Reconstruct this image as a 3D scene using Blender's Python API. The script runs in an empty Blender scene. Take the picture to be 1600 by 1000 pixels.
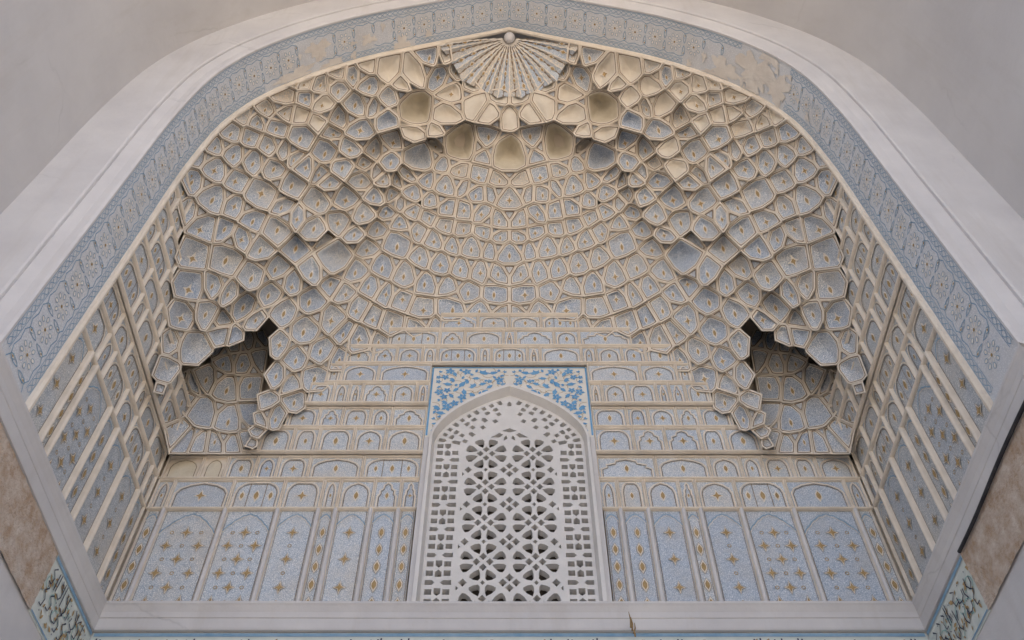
import bpy, math, random
import numpy as np
from mathutils import Vector

random.seed(7)
R_ = math.radians
scene = bpy.context.scene
col = scene.collection

# ------------------------------------------------------------------ camera
PITCH = R_(54.0)
cam_d = bpy.data.cameras.new('camera'); cam = bpy.data.objects.new('camera', cam_d); col.objects.link(cam)
cam.location = (0, 0, 0); cam.rotation_euler = (R_(90) + PITCH, 0, 0)
cam_d.sensor_width = 36; cam_d.lens = 36 * 1426 / 1600; cam_d.shift_x = 0.0025
cam_d.clip_start = 0.05; cam_d.clip_end = 2000
scene.camera = cam

# ------------------------------------------------------------------ sky and sun
SUN_EL, SUN_AZ = R_(52), R_(52)          # azimuth from +Y (behind the portal) towards +X
w = bpy.data.worlds.new('World'); scene.world = w; w.use_nodes = True
nt = w.node_tree
sky = nt.nodes.new('ShaderNodeTexSky'); sky.sky_type = 'NISHITA'; sky.sun_disc = False
sky.sun_elevation = SUN_EL; sky.sun_rotation = SUN_AZ
sky.dust_density = 5; sky.air_density = .9; sky.ozone_density = .8
nt.links.new(sky.outputs[0], nt.nodes['Background'].inputs[0])
nt.nodes['Background'].inputs[1].default_value = 0.15
sun_d = bpy.data.lights.new('sun', 'SUN'); sun = bpy.data.objects.new('sun', sun_d); col.objects.link(sun)
sun_d.energy = 3.4; sun_d.angle = R_(0.5); sun_d.color = (1.0, 0.95, 0.88)
sdir = Vector((math.sin(SUN_AZ) * math.cos(SUN_EL), math.cos(SUN_AZ) * math.cos(SUN_EL), math.sin(SUN_EL)))
sun.rotation_euler = (-sdir).to_track_quat('-Z', 'Y').to_euler()
vs = scene.view_settings
vs.view_transform = 'Standard'; vs.look = 'None'; vs.gamma = 1; vs.exposure = 1.5
scene.cycles.use_denoising = True
scene.cycles.diffuse_bounces = 4
scene.cycles.max_bounces = 8

# ------------------------------------------------------------------ materials
def newmat(name):
    m = bpy.data.materials.new(name); m.use_nodes = True
    t = m.node_tree; b = t.nodes['Principled BSDF']; b.inputs['Roughness'].default_value = 0.85
    b.inputs['Specular IOR Level'].default_value = 0.25
    return m, t, b
def N(t, typ, **kw):
    n = t.nodes.new(typ)
    for k, v in kw.items():
        if k in n.inputs.keys(): n.inputs[k].default_value = v
        else: setattr(n, k, v)
    return n
def ramp(t, fac, stops):
    r = t.nodes.new('ShaderNodeValToRGB'); e = r.color_ramp.elements
    while len(e) < len(stops): e.new(0.5)
    for i, (p, c) in enumerate(stops):
        e[i].position = p; e[i].color = (c[0], c[1], c[2], 1)
    t.links.new(fac, r.inputs[0]); return r.outputs[0]
def mix(t, a, b, fac, blend='MIX'):
    m = t.nodes.new('ShaderNodeMix'); m.data_type = 'RGBA'; m.blend_type = blend
    for s, v in ((0, fac), (6, a), (7, b)):
        if hasattr(v, 'is_output'): t.links.new(v, m.inputs[s])
        elif s == 0: m.inputs[0].default_value = v
        else: m.inputs[s].default_value = (v[0], v[1], v[2], 1)
    return m.outputs[2]
def bump(t, b, height, strength, dist):
    n = t.nodes.new('ShaderNodeBump'); n.inputs['Strength'].default_value = strength
    n.inputs['Distance'].default_value = dist
    t.links.new(height, n.inputs['Height']); t.links.new(n.outputs[0], b.inputs['Normal'])
def coords(t):
    return t.nodes.new('ShaderNodeTexCoord').outputs['Object']
def noise(t, vec, scale, detail=4, rough=0.6):
    n = N(t, 'ShaderNodeTexNoise', Scale=scale, Detail=detail, Roughness=rough)
    t.links.new(vec, n.inputs['Vector']); return n.outputs['Fac']

def plain(name, c1, c2, scale=3.0, bscale=30, bstr=0.25, bdist=0.01, stain=None):
    m, t, b = newmat(name); v = coords(t)
    c = ramp(t, noise(t, v, scale, 6, 0.65), [(0.35, c1), (0.68, c2)])
    if stain:
        c = mix(t, c, stain, ramp(t, noise(t, v, scale * 0.45, 8, 0.7), [(0.55, (0, 0, 0)), (0.75, (.6, .6, .6))]))
    t.links.new(c, b.inputs['Base Color'])
    bump(t, b, noise(t, v, bscale, 5, 0.6), bstr, bdist)
    return m

def plaster(name, c1, c2, stain, sc):
    m, t, b = newmat(name); v = coords(t)
    c = ramp(t, noise(t, v, sc, 7, 0.62), [(0.32, c1), (0.7, c2)])
    mp = t.nodes.new('ShaderNodeMapping'); mp.inputs['Scale'].default_value = (2.2, 2.2, .22); t.links.new(v, mp.inputs['Vector'])
    st = ramp(t, noise(t, mp.outputs[0], 1.1, 6, 0.7), [(0.52, (0, 0, 0)), (0.78, (.55, .55, .55))])
    c = mix(t, c, stain, st)
    nz = N(t, 'ShaderNodeTexNoise', Scale=1.7, Detail=5); t.links.new(v, nz.inputs['Vector'])
    ma = t.nodes.new('ShaderNodeVectorMath'); ma.operation = 'MULTIPLY_ADD'; t.links.new(nz.outputs['Color'], ma.inputs[0])
    ma.inputs[1].default_value = (.5,) * 3; t.links.new(v, ma.inputs[2])
    vo = N(t, 'ShaderNodeTexVoronoi', Scale=.42); vo.feature = 'DISTANCE_TO_EDGE'; t.links.new(ma.outputs[0], vo.inputs['Vector'])
    cr = ramp(t, vo.outputs['Distance'], [(0.0, (1, 1, 1)), (0.010, (0, 0, 0))])
    ms = ramp(t, noise(t, v, .55, 3, 0.5), [(0.54, (0, 0, 0)), (0.66, (.3, .3, .3))])
    c = mix(t, c, tuple(x * .55 for x in c1), mix(t, cr, ms, 1.0, 'MULTIPLY'))
    sp = ramp(t, noise(t, v, 38, 2, .5), [(0.70, (0, 0, 0)), (0.78, (.5, .5, .5))])
    c = mix(t, c, stain, sp)
    t.links.new(c, b.inputs['Base Color'])
    bump(t, b, noise(t, v, 5, 8, 0.65), 0.22, 0.03)
    return m

def painted(name, ground, blue, sc, dirt=(.62, .54, .43), lo=0.05, hi=0.22, dirtamt=0.5):
    """white ground covered with fine blue scroll drawing"""
    m, t, b = newmat(name); v = coords(t)
    nz = N(t, 'ShaderNodeTexNoise', Scale=sc * 0.55, Detail=2)
    t.links.new(v, nz.inputs['Vector'])
    mp = t.nodes.new('ShaderNodeVectorMath'); mp.operation = 'MULTIPLY_ADD'
    t.links.new(nz.outputs['Color'], mp.inputs[0]); mp.inputs[1].default_value = (0.05,) * 3
    t.links.new(v, mp.inputs[2])
    vo = N(t, 'ShaderNodeTexVoronoi', Scale=sc); vo.feature = 'DISTANCE_TO_EDGE'
    t.links.new(mp.outputs[0], vo.inputs['Vector'])
    vo2 = N(t, 'ShaderNodeTexVoronoi', Scale=sc * 2.1)
    t.links.new(mp.outputs[0], vo2.inputs['Vector'])
    c = ramp(t, vo.outputs['Distance'], [(lo, blue), (hi, ground)])
    dots = ramp(t, vo2.outputs['Distance'], [(0.22, (1, 1, 1)), (0.34, (0, 0, 0))])
    c = mix(t, c, tuple(x * 1.0 for x in blue), dots)
    d = ramp(t, noise(t, v, 1.3, 7, 0.65), [(0.45, (0, 0, 0)), (0.75, (dirtamt,) * 3)])
    c = mix(t, c, dirt, d)
    oi = t.nodes.new('ShaderNodeObjectInfo')
    tint = ramp(t, oi.outputs['Random'], [(0.0, (.84, .87, .92)), (0.5, (1, 1, 1)), (1.0, (.98, .95, .91))])
    c = mix(t, c, tint, 1.0, 'MULTIPLY')
    t.links.new(c, b.inputs['Base Color'])
    bump(t, b, vo.outputs['Distance'], 0.25, 0.01)
    return m

M = {}
M['rib'] = plain('cream_rib_plaster', (.70, .62, .515), (.83, .755, .65), 2.2, 25, 0.35, 0.012, stain=(.60, .50, .38))
M['line'] = plain('brown_outline_paint', (.21, .155, .105), (.32, .25, .18), 5)
M['pale'] = plain('pale_outline_paint', (.74, .68, .59), (.83, .77, .68), 5)
M['field'] = painted('blue_scroll_field', (.83, .83, .82), (.30, .365, .45), 38, lo=.05, hi=.2)
M['filler'] = painted('blue_grey_filler', (.76, .76, .75), (.46, .50, .55), 28)
M['panel'] = painted('blue_panel_field', (.75, .77, .785), (.37, .445, .53), 42, lo=.03, hi=.2)
M['side'] = painted('grey_blue_side_field', (.70, .705, .70), (.40, .44, .475), 38, dirtamt=.5)
M['bare'] = plain('bare_cream_plaster', (.68, .615, .51), (.79, .735, .64), 1.6, 14, 0.5, 0.02, stain=(.60, .51, .38))
M['niche'] = plain('bare_yellow_plaster', (.62, .555, .43), (.75, .69, .565), 2.0, 14, 0.6, 0.025, stain=(.50, .42, .29))
M['faded'] = painted('faded_blue_field', (.72, .66, .56), (.46, .48, .50), 20, dirt=(.74, .64, .50), dirtamt=.95)
M['gold'] = plain('ochre_gold_paint', (.36, .245, .11), (.48, .345, .175), 12)
M['white'] = plaster('white_plaster', (.575, .56, .56), (.675, .66, .65), (.51, .48, .45), .9)
M['outer'] = plaster('shaded_white_plaster', (.49, .475, .47), (.565, .55, .54), (.45, .425, .395), .6)  # white plaster toned down: the outer vault's shade put into the colour
M['band'] = painted('grey_band_ground', (.78, .775, .76), (.68, .685, .685), 30, dirtamt=.35)
M['blue'] = plain('soft_blue_paint', (.20, .345, .49), (.31, .45, .575), 6)
M['cobalt'] = plain('bright_cobalt_paint', (.12, .31, .55), (.20, .41, .63), 6)
M['loss'] = plain('bare_pinkish_plaster', (.64, .59, .53), (.74, .70, .64), 2.5, 14, .4, .015)
M['navy'] = plain('navy_ink_paint', (.035, .04, .07), (.08, .09, .13), 8)
M['teal'] = plain('teal_vine_paint', (.25, .48, .45), (.40, .58, .55), 8)
M['spandrel'] = plain('warm_white_tile', (.70, .67, .60), (.78, .75, .69), 2)
M['grille'] = plain('white_carved_plaster', (.66, .645, .62), (.76, .745, .725), 1.4, 20, 0.25, 0.01, stain=(.58, .54, .48))
M['dark'] = plain('painted_room_shade', (.08, .065, .05), (.12, .10, .08), 2)  # darkness of the room behind the lattice, painted as a colour
M['worn'] = plain('worn_brown_mortar', (.47, .33, .225), (.70, .62, .54), 6, 26, 1.0, 0.03, stain=(.60, .555, .50))
M['frieze'] = plain('pale_green_white_tile', (.60, .65, .60), (.70, .73, .69), 3)
M['shell'] = plain('rough_backing_plaster', (.62, .53, .42), (.72, .63, .51), 2)
M['paving'] = plain('sandy_stone_paving', (.40, .35, .29), (.52, .46, .39), .5, 5, .3, .02)
M['rod'] = plain('black_rod_surface', (.03, .03, .035), (.06, .06, .065), 5)
M['straw'] = plain('dry_straw', (.22, .14, .06), (.36, .25, .12), 20)
SLOTS = list(M.keys())

# ------------------------------------------------------------------ mesh helpers
def new_empty(name, loc, label=None, cat=None, group=None):
    o = bpy.data.objects.new(name, None); col.objects.link(o); o.location = loc
    if label: o['label'] = label
    if cat: o['category'] = cat
    if group: o['group'] = group
    return o
class MB:
    def __init__(s): s.v = []; s.f = []; s.m = []; s.sm = []
    def add(s, pts):
        i = len(s.v); s.v.extend([tuple(map(float, p)) for p in pts]); return i
    def face(s, idx, mat, smooth=False):
        s.f.append(tuple(idx)); s.m.append(mat); s.sm.append(smooth)
    def ring(s, a, b, n, mat, closed=True, smooth=False):
        for k in range(n if closed else n - 1):
            j = (k + 1) % n
            s.face((a + k, a + j, b + j, b + k), mat, smooth)
    def box(s, x0, x1, y0, y1, z0, z1, mat):
        i = s.add([(x0, y0, z0), (x1, y0, z0), (x1, y1, z0), (x0, y1, z0), (x0, y0, z1), (x1, y0, z1), (x1, y1, z1), (x0, y1, z1)])
        for q in ((0, 3, 2, 1), (4, 5, 6, 7), (0, 1, 5, 4), (1, 2, 6, 5), (2, 3, 7, 6), (3, 0, 4, 7)):
            s.face([i + k for k in q], mat)
    def grid(s, rows, mat, closed=False, smooth=True):
        n = len(rows[0]); ids = [s.add(r) for r in rows]
        for a, b in zip(ids[:-1], ids[1:]): s.ring(a, b, n, mat, closed, smooth)
    def build(s, name, parent=None, kind=None, label=None, cat=None, group=None):
        me = bpy.data.meshes.new(name)
        off = Vector((0, 0, 0))
        q_ = parent
        while q_ is not None: off = off + q_.matrix_basis.translation; q_ = q_.parent
        me.from_pydata([(v[0] - off.x, v[1] - off.y, v[2] - off.z) for v in s.v] if parent is not None else s.v, [], s.f)
        used = []
        for x in s.m:
            if x not in used: used.append(x)
        for u in used: me.materials.append(M[u])
        me.polygons.foreach_set('material_index', [used.index(x) for x in s.m])
        me.polygons.foreach_set('use_smooth', s.sm)
        me.update()
        o = bpy.data.objects.new(name, me); col.objects.link(o)
        if parent is not None: o.parent = parent
        for k, v in (('kind', kind), ('label', label), ('category', cat), ('group', group)):
            if v: o[k] = v
        return o

# ------------------------------------------------------------------ the place: main dimensions (metres, eye level = 0)
HW, YF, YB = 5.28, 6.58, 10.0            # half width, front and back of the niche
YO = 5.76                                # front edge of the painted soffit
GROUND = -1.6
ARCH = [(5.28, 7.37), (5.26, 9.0), (5.23, 11.0), (5.21, 12.75), (5.17, 13.6), (5.08, 14.6), (4.9, 15.4), (4.55, 16.25),
        (3.95, 17.15), (3.3, 17.85), (2.6, 18.42), (1.44, 19.13), (.6, 19.63), (0.0, 20.0)]
_az = np.array([p[1] for p in ARCH]); _ax = np.array([p[0] for p in ARCH])
def arch_half(z): return np.interp(z, _az, _ax)
PZ = [7, 9.9, 10.8, 11.5, 12.1, 12.6, 13.1, 13.7, 15.0, 17.0, 20]
PV = [12, 9, 6.5, 5.0, 4.3, 3.6, 3.0, 2.5, 2.15, 2.0, 2.0]
HZ = [7, 10.3, 11.5, 12.6, 13.3, 20]
HV = [22, 16, 11, 8, 6.5, 6]
CP, SP, FL, CX = math.cos(PITCH), math.sin(PITCH), 1426.0, 796.0
def rays(p):
    p = np.asarray(p, float); a = p[:, 0] - CX; b = 500 - p[:, 1]
    return np.stack([a, FL * CP - b * SP, FL * SP + b * CP], 1)
def vault_hit(p, hollow=False, scale=0.994):
    """points of the half-dome (plan: superellipse that tightens from a rectangle to a round) seen under
    the directions p of a chart centred at eye level on the axis of the portal"""
    d = rays(p); lo = np.full(len(d), .0035); hi = np.full(len(d), .03)
    pz, pv = (HZ, HV) if hollow else (PZ, PV)
    for _ in range(34):
        s = (lo + hi) / 2; q = d * s[:, None]
        e = np.interp(q[:, 2], pz, pv)
        u = np.abs(q[:, 0]) / HW; ww = np.maximum(q[:, 1] - YF, 0) / (YB - YF)
        rho = (u ** e + ww ** e) ** (1 / e)
        r = (np.interp(q[:, 2], [10.3, 11.0, 12.0, 13.3], [1.0, 1.03, 1.09, 1.09]) if hollow else np.maximum(arch_half(q[:, 2]) / HW, np.interp(q[:, 2], [12.9, 14.2, 14.3], [.998, .97, 0]))) * scale
        out = (rho > r) | (q[:, 2] > 19.99)
        hi = np.where(out, s, hi); lo = np.where(out, lo, s)
    return d * hi[:, None], d / np.linalg.norm(d, axis=1)[:, None]
def chart(P):
    X, Y, Z = P; dep = Y * CP + Z * SP
    return (CX + FL * X / dep, 500 - FL * (-Y * SP + Z * CP) / dep)
def zb(py, Y=YB):
    v = 500 - py; return Y * (FL * SP + CP * v) / (FL * CP - SP * v)

# ------------------------------------------------------------------ ground and masses of the building
g = MB(); i = g.add([(-400, -400, GROUND), (400, -400, GROUND), (400, 400, GROUND), (-400, 400, GROUND)]); g.face((i, i + 1, i + 2, i + 3), 'paving')
g.build('ground', kind='structure')

# ------------------------------------------------------------------ pointed arch: curve, mouldings, soffit
def smooth_arch(n=120):
    """right half then left half, from right foot over the apex to left foot, evenly spaced"""
    pts = np.array(ARCH); seg = np.r_[0, np.cumsum(np.hypot(*np.diff(pts, axis=0).T))]
    # Catmull-Rom through the points
    out = []
    for k in range(len(pts) - 1):
        p0 = pts[max(k - 1, 0)]; p1 = pts[k]; p2 = pts[k + 1]; p3 = pts[min(k + 2, len(pts) - 1)]
        for t in np.linspace(0, 1, 12, endpoint=False):
            out.append(.5 * ((2 * p1) + (-p0 + p2) * t + (2 * p0 - 5 * p1 + 4 * p2 - p3) * t * t + (-p0 + 3 * p1 - 3 * p2 + p3) * t ** 3))
    out.append(pts[-1]); out = np.array(out)
    L = np.r_[0, np.cumsum(np.hypot(*np.diff(out, axis=0).T))]
    s = np.linspace(0, L[-1], n + 1)
    x = np.interp(s, L, out[:, 0]); z = np.interp(s, L, out[:, 1])
    return np.stack([x, z], 1), L[-1]
HALF, HLEN = smooth_arch(130)
FULL = np.vstack([HALF, (HALF[:-1] * [-1, 1])[::-1]])
def normals(c):
    t = np.gradient(c, axis=0); n = np.stack([t[:, 1], -t[:, 0]], 1); n /= np.linalg.norm(n, axis=1)[:, None]; return n
FN = normals(FULL)                       # points away from the opening
def sweep(mb, section, mats, smooth=True, extend=None):
    rows = []
    for (n, y) in section:
        c = FULL + FN * n
        c[len(HALF) - 1, 0] = 0
        r = [(x, y, z) for x, z in c]
        rows.append(r)
    for k in range(len(rows) - 1):
        a = mb.add(rows[k]); b = mb.add(rows[k + 1]); mb.ring(a, b, len(rows[k]), mats[k] if isinstance(mats, list) else mats, False, smooth)

arch = new_empty('pointed_arch', (0, YO, GROUND), 'tall pointed arch with blue rosette band on its underside and white moulded face', 'arch')
b = MB(); sweep(b, [(0, YF), (0, YO)], 'band'); soffit = b.build('soffit_band', arch)
b = MB(); sweep(b, [(.03, YF + .10), (-.03, YF + .10), (-.06, YF + .07), (-.065, YF + .03), (-.04, YF), (.01, YF - .005)], 'rib'); b.build('rear_moulding', arch)
b = MB(); sweep(b, [(.01, YO + .012), (-.02, YO), (-.02, YO - .03), (.02, YO - .045), (.12, YO - .05), (.27, YO - .085), (.285, YO - .06), (.30, YO - .062), (.305, YO - .10), (.33, YO - .115), (.36, YO - .115)], 'white'); b.build('front_moulding', arch)
b = MB(); sweep(b, [(.359, YO - .112), (1.12, YO - .118)], 'white', False)
b.build('arch_face', arch)

# outer white arch in front of it (its reveal, seen at both sides of the view)
OUT0, OUT1 = YO - .117, 1.2
outer = new_empty('outer_arch', (0, OUT1, GROUND), 'plain white plaster reveal, shade in its colour, of the larger outer arch framing the portal', 'arch')
b = MB(); sweep(b, [(1.12, OUT0), (1.125, (OUT0 + OUT1) / 2), (1.12, OUT1)], 'outer'); b.build('reveal', outer)
b = MB(); sweep(b, [(1.12, OUT1), (1.9, OUT1)], 'outer', False)
b.build('front_face', outer)
for sx in (-1, 1):
    b = MB(); b.box(min(sx * 6.395, sx * 7.2), max(sx * 6.395, sx * 7.2), OUT1, OUT0, GROUND, 7.39, 'outer'); b.build('pier', outer)
for sx in (-1, 1):
    b = MB(); b.box(min(sx * 5.28, sx * 6.39), max(sx * 5.28, sx * 6.39), OUT0 + .004, YO + .3, GROUND, 7.375, 'white'); b.build('jamb', arch)

# added unseen block behind and above the portal: keeps sun and sky out
mass = new_empty('sky_block', (0, 12, GROUND), 'added unseen block behind and above the arches that keeps out sun and sky', 'light blocker')
for nm, bx in (('rear_wall', (-9, 9, 11.6, 12.6, GROUND, 23)), ('flank_blocker', (-9, -7.3, OUT1, 11.6, GROUND, 23)), ('flank_blocker', (7.3, 9, OUT1, 11.6, GROUND, 23)),
               ('roof_blocker', (-9, 9, OUT1, 12.6, 23.0, 23.6)), ('front_blocker', (-9, -7.0, OUT1 - .4, OUT1 - .01, GROUND, 23)), ('front_blocker', (7.0, 9, OUT1 - .4, OUT1 - .01, GROUND, 23))):
    b = MB(); b.box(*bx, 'outer'); b.build(nm, mass)

# painted ornament of the soffit: ribbons of colour in band coordinates (u along the arch from the apex, v across)
S_ALL = np.linspace(-HLEN, HLEN, len(FULL))
def soffit_pt(u, v, h=.004):
    x = np.interp(u, S_ALL, FULL[:, 0]); z = np.interp(u, S_ALL, FULL[:, 1])
    nx = np.interp(u, S_ALL, FN[:, 0]); nz = np.interp(u, S_ALL, FN[:, 1])
    return (x - nx * h, YF - .02 - v * (YF - YO - .04), z - nz * h)
def ribbon(mb, pts, wd, mat, mapf, closed=False):
    """flat strip of width wd along the 2-D polyline pts"""
    p = np.asarray(pts, float); n = len(p)
    if closed: t = np.roll(p, -1, 0) - np.roll(p, 1, 0)
    else: t = np.gradient(p, axis=0)
    l = np.linalg.norm(t, axis=1); l[l == 0] = 1; nn = np.stack([-t[:, 1], t[:, 0]], 1) / l[:, None] * wd / 2
    a = mb.add([mapf(*q) for q in p + nn]); c = mb.add([mapf(*q) for q in p - nn]); mb.ring(a, c, n, mat, closed)
def poly(mb, pts, mat, mapf):
    i = mb.add([mapf(*q) for q in pts]); mb.face(range(i, i + len(pts)), mat)
FLK = random.Random(9)
LOSS = [(4.55, .5, .34, .30), (5.15, .08, .6, .22), (4.25, .03, .35, .16), (2.6, .08, .26, .28), (3.35, .4, .22, .16),
        (-5.15, .2, .42, .42), (-5.95, .45, .62, .6), (-6.6, .4, .5, .45), (-5.0, .02, .4, .16), (-6.3, .95, .35, .2)] + [(c + FLK.uniform(-1, 1) * .9, FLK.uniform(0, .8), FLK.uniform(.05, .12), FLK.uniform(.06, .15)) for c in (4.6, 4.9, 4.2, 2.7, 3.4, 5.3, -5.2, -5.8, -6.5, -6.9, -4.8, -6.1) for _ in range(2)]
def lost(u, v):
    return any(((u - a) / c) ** 2 + ((v - bb) / d) ** 2 < 1 + .25 * math.sin(9 * u + 13 * v) for a, bb, c, d in LOSS)
orn = MB(); TILE = .46; WB = YF - YO - .04
fm = lambda u, v: soffit_pt(u, v / WB, .004)
fm2 = lambda u, v: soffit_pt(u, v / WB, .007)
nt_ = int(HLEN / TILE)
for k in range(-nt_, nt_):
    u0 = (k + .5) * TILE; v0 = WB / 2
    if not lost(u0, .5):
        for a in range(8):
            an = a * math.pi / 4 + math.pi / 8
            c = (u0 + .125 * math.cos(an), v0 + .135 * math.sin(an))
            loop = [(c[0] + .036 * math.cos(q) * math.cos(an) - .026 * math.sin(q) * math.sin(an), c[1] + .036 * math.cos(q) * math.sin(an) + .026 * math.sin(q) * math.cos(an)) for q in np.linspace(0, 2 * math.pi, 8, endpoint=False)]
            poly(orn, loop, 'pale', fm); ribbon(orn, loop, .009, 'blue', fm2, True)
            ribbon(orn, [(u0 + .03 * math.cos(an), v0 + .03 * math.sin(an)), (u0 + .09 * math.cos(an), v0 + .09 * math.sin(an))], .012, 'pale', fm)
        poly(orn, [(u0 + .022 * math.cos(q), v0 + .022 * math.sin(q)) for q in np.linspace(0, 2 * math.pi, 6, endpoint=False)], 'gold', fm2)
    for sv in (-1, 1):                     # arcs between the rosettes and lozenges on the joints
        if lost(u0 + TILE / 2, .5 + sv * .2): continue
        e = u0 + TILE / 2
        ribbon(orn, [(e + .03 * math.sin(q * math.pi) , v0 + sv * (.02 + .2 * q)) for q in np.linspace(0, 1, 6)], .013, 'blue', fm)
        ribbon(orn, [(e - .03 * math.sin(q * math.pi) , v0 + sv * (.02 + .2 * q)) for q in np.linspace(0, 1, 6)], .010, 'blue', fm2)
        ribbon(orn, [(e, v0 + sv * .21), (e + .09, v0 + sv * .255), (e + TILE / 2, v0 + sv * .225), (e + TILE - .09, v0 + sv * .255), (e + TILE, v0 + sv * .21)], .013, 'blue', fm)
        lz = [(e - .035, v0 + sv * .17), (e, v0 + sv * .12), (e + .035, v0 + sv * .17), (e, v0 + sv * .22)]
        poly(orn, lz, 'pale', fm); ribbon(orn, lz, .012, 'blue', fm2, True)
        poly(orn, [(e + (x - e) * .4, v0 + sv * .17 + (y - v0 - sv * .17) * .4) for x, y in lz], 'gold', fm2)
    for bv in (.055, WB - .055):           # plaited borders
        if lost(u0, bv / WB): continue
        for ph in (0, math.pi):
            ribbon(orn, [(u0 - TILE / 2 + TILE * q, bv + .036 * math.sin(q * 4 * math.pi + ph)) for q in np.linspace(0, 1, 17)], .009, 'blue', fm if ph else fm2)
        for s_ in (-1, 1):
            ribbon(orn, [(u0 - TILE / 2, bv + s_ * .05), (u0 + TILE / 2, bv + s_ * .05)], .008, 'blue', fm)
orn.build('painted_rosettes', soffit)
for n_, (a, bb, c, d) in enumerate(LOSS):
    ring = []; pl = MB()
    for q in np.linspace(0, 2 * math.pi, 52, endpoint=False):
        rr = .72 + .2 * math.sin(3 * q + n_) + .13 * math.sin(7 * q + 2 * n_) + .07 * math.sin(13 * q + n_) + .05 * math.sin(22 * q + 3 * n_)
        ring.append((a + c * rr * math.cos(q), min(1.0, max(0, bb + d * rr * math.sin(q)))))
    h = .009 + .0004 * n_
    i0 = pl.add([soffit_pt(a, min(max(bb, 0.02), .98), h)]); i1 = pl.add([soffit_pt(*q, h) for q in ring])
    mid = pl.add([soffit_pt(a + (q[0] - a) * .5, min(max(bb, 0.02), .98) + (q[1] - min(max(bb, .02), .98)) * .5, h) for q in ring])
    for k in range(52): pl.face((i0, mid + k, mid + (k + 1) % 52), 'loss')
    pl.ring(mid, i1, 52, 'loss')
    pl.build('bare_patch', soffit)

# ------------------------------------------------------------------ cells: the general carved piece
def area2(p): return .5 * sum(p[k][0] * p[(k + 1) % len(p)][1] - p[(k + 1) % len(p)][0] * p[k][1] for k in range(len(p)))
def centroid(p):
    a = area2(p); cx = cy = 0
    for k in range(len(p)):
        x0, y0 = p[k]; x1, y1 = p[(k + 1) % len(p)]; c = x0 * y1 - x1 * y0; cx += (x0 + x1) * c; cy += (y0 + y1) * c
    return np.array([cx / (6 * a), cy / (6 * a)])
def clip_half(p, n, c):
    """keep points with n.x <= c"""
    out = []; m = len(p)
    for k in range(m):
        a, b_ = p[k], p[(k + 1) % m]; da = n[0] * a[0] + n[1] * a[1] - c; db = n[0] * b_[0] + n[1] * b_[1] - c
        if da <= 0: out.append(a)
        if da * db < 0:
            t = da / (da - db); out.append((a[0] + t * (b_[0] - a[0]), a[1] + t * (b_[1] - a[1])))
    return out
def tidy(p, eps=1.6):
    q = [p[0]]
    for a in p[1:]:
        if math.hypot(a[0] - q[-1][0], a[1] - q[-1][1]) > eps: q.append(a)
    if len(q) > 3 and math.hypot(q[0][0] - q[-1][0], q[0][1] - q[-1][1]) < eps: q.pop()
    return q
def inset(p, k, c):
    n = len(p); lines = []
    for i_ in range(n):
        a = np.array(p[i_]); b_ = np.array(p[(i_ + 1) % n]); d = b_ - a; nn = np.array([d[1], -d[0]]) / (np.linalg.norm(d) + 1e-9)
        if nn @ (c - a) < 0: nn = -nn
        kk = min(k, .42 * abs(nn @ (c - a)))
        lines.append((nn, nn @ a + kk, d))
    out = []
    for i_ in range(n):
        n0, c0, d0 = lines[i_ - 1]; n1, c1, d1 = lines[i_]; det = n0[0] * n1[1] - n0[1] * n1[0]
        if abs(det) < .05: w_ = np.array(p[i_]) + n1 * (c1 - n1 @ np.array(p[i_]))
        else: w_ = np.array([(c0 * n1[1] - c1 * n0[1]) / det, (n0[0] * c1 - n1[0] * c0) / det])
        out.append(w_)
    for i_ in range(n):                      # flipped edge: fall back on scaling
        e = out[(i_ + 1) % n] - out[i_]
        if e @ lines[i_][2] <= 0:
            rin = np.mean([np.linalg.norm(np.array(a) - c) for a in p]); s = max(.5, 1 - 1.25 * k / rin)
            return [c + (np.array(a) - c) * s for a in p]
    return out
def dense(p, r):
    """three points for every corner; r = 0 keeps the corner sharp, 1 rounds it"""
    n = len(p); out = []
    for i_ in range(n):
        v = np.array(p[i_]); a = v + .24 * (np.array(p[i_ - 1]) - v); b_ = v + .24 * (np.array(p[(i_ + 1) % n]) - v)
        out += [a, v * (1 - .45 * r) + .45 * r * (a + b_) / 2, b_]
    return out
def star4(c, r, up, waist=.36):
    sd = np.array([-up[1], up[0]]); out = []
    for k in range(8):
        a = k * math.pi / 4; rr = r * (1.0 if k % 4 == 0 else .8) if k % 2 == 0 else r * waist
        out.append(c + rr * (math.cos(a) * up + math.sin(a) * sd))
    return out
def almond(c, r, up):
    sd = np.array([-up[1], up[0]])
    return [c + r * up, c + .3 * r * up + .38 * r * sd, c - .3 * r * up + .38 * r * sd, c - r * up, c - .3 * r * up - .38 * r * sd, c + .3 * r * up - .38 * r * sd]

VPT = np.array([803.0, -535.0])
def up_at(c):
    d = VPT - c; return d / np.linalg.norm(d)

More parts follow.
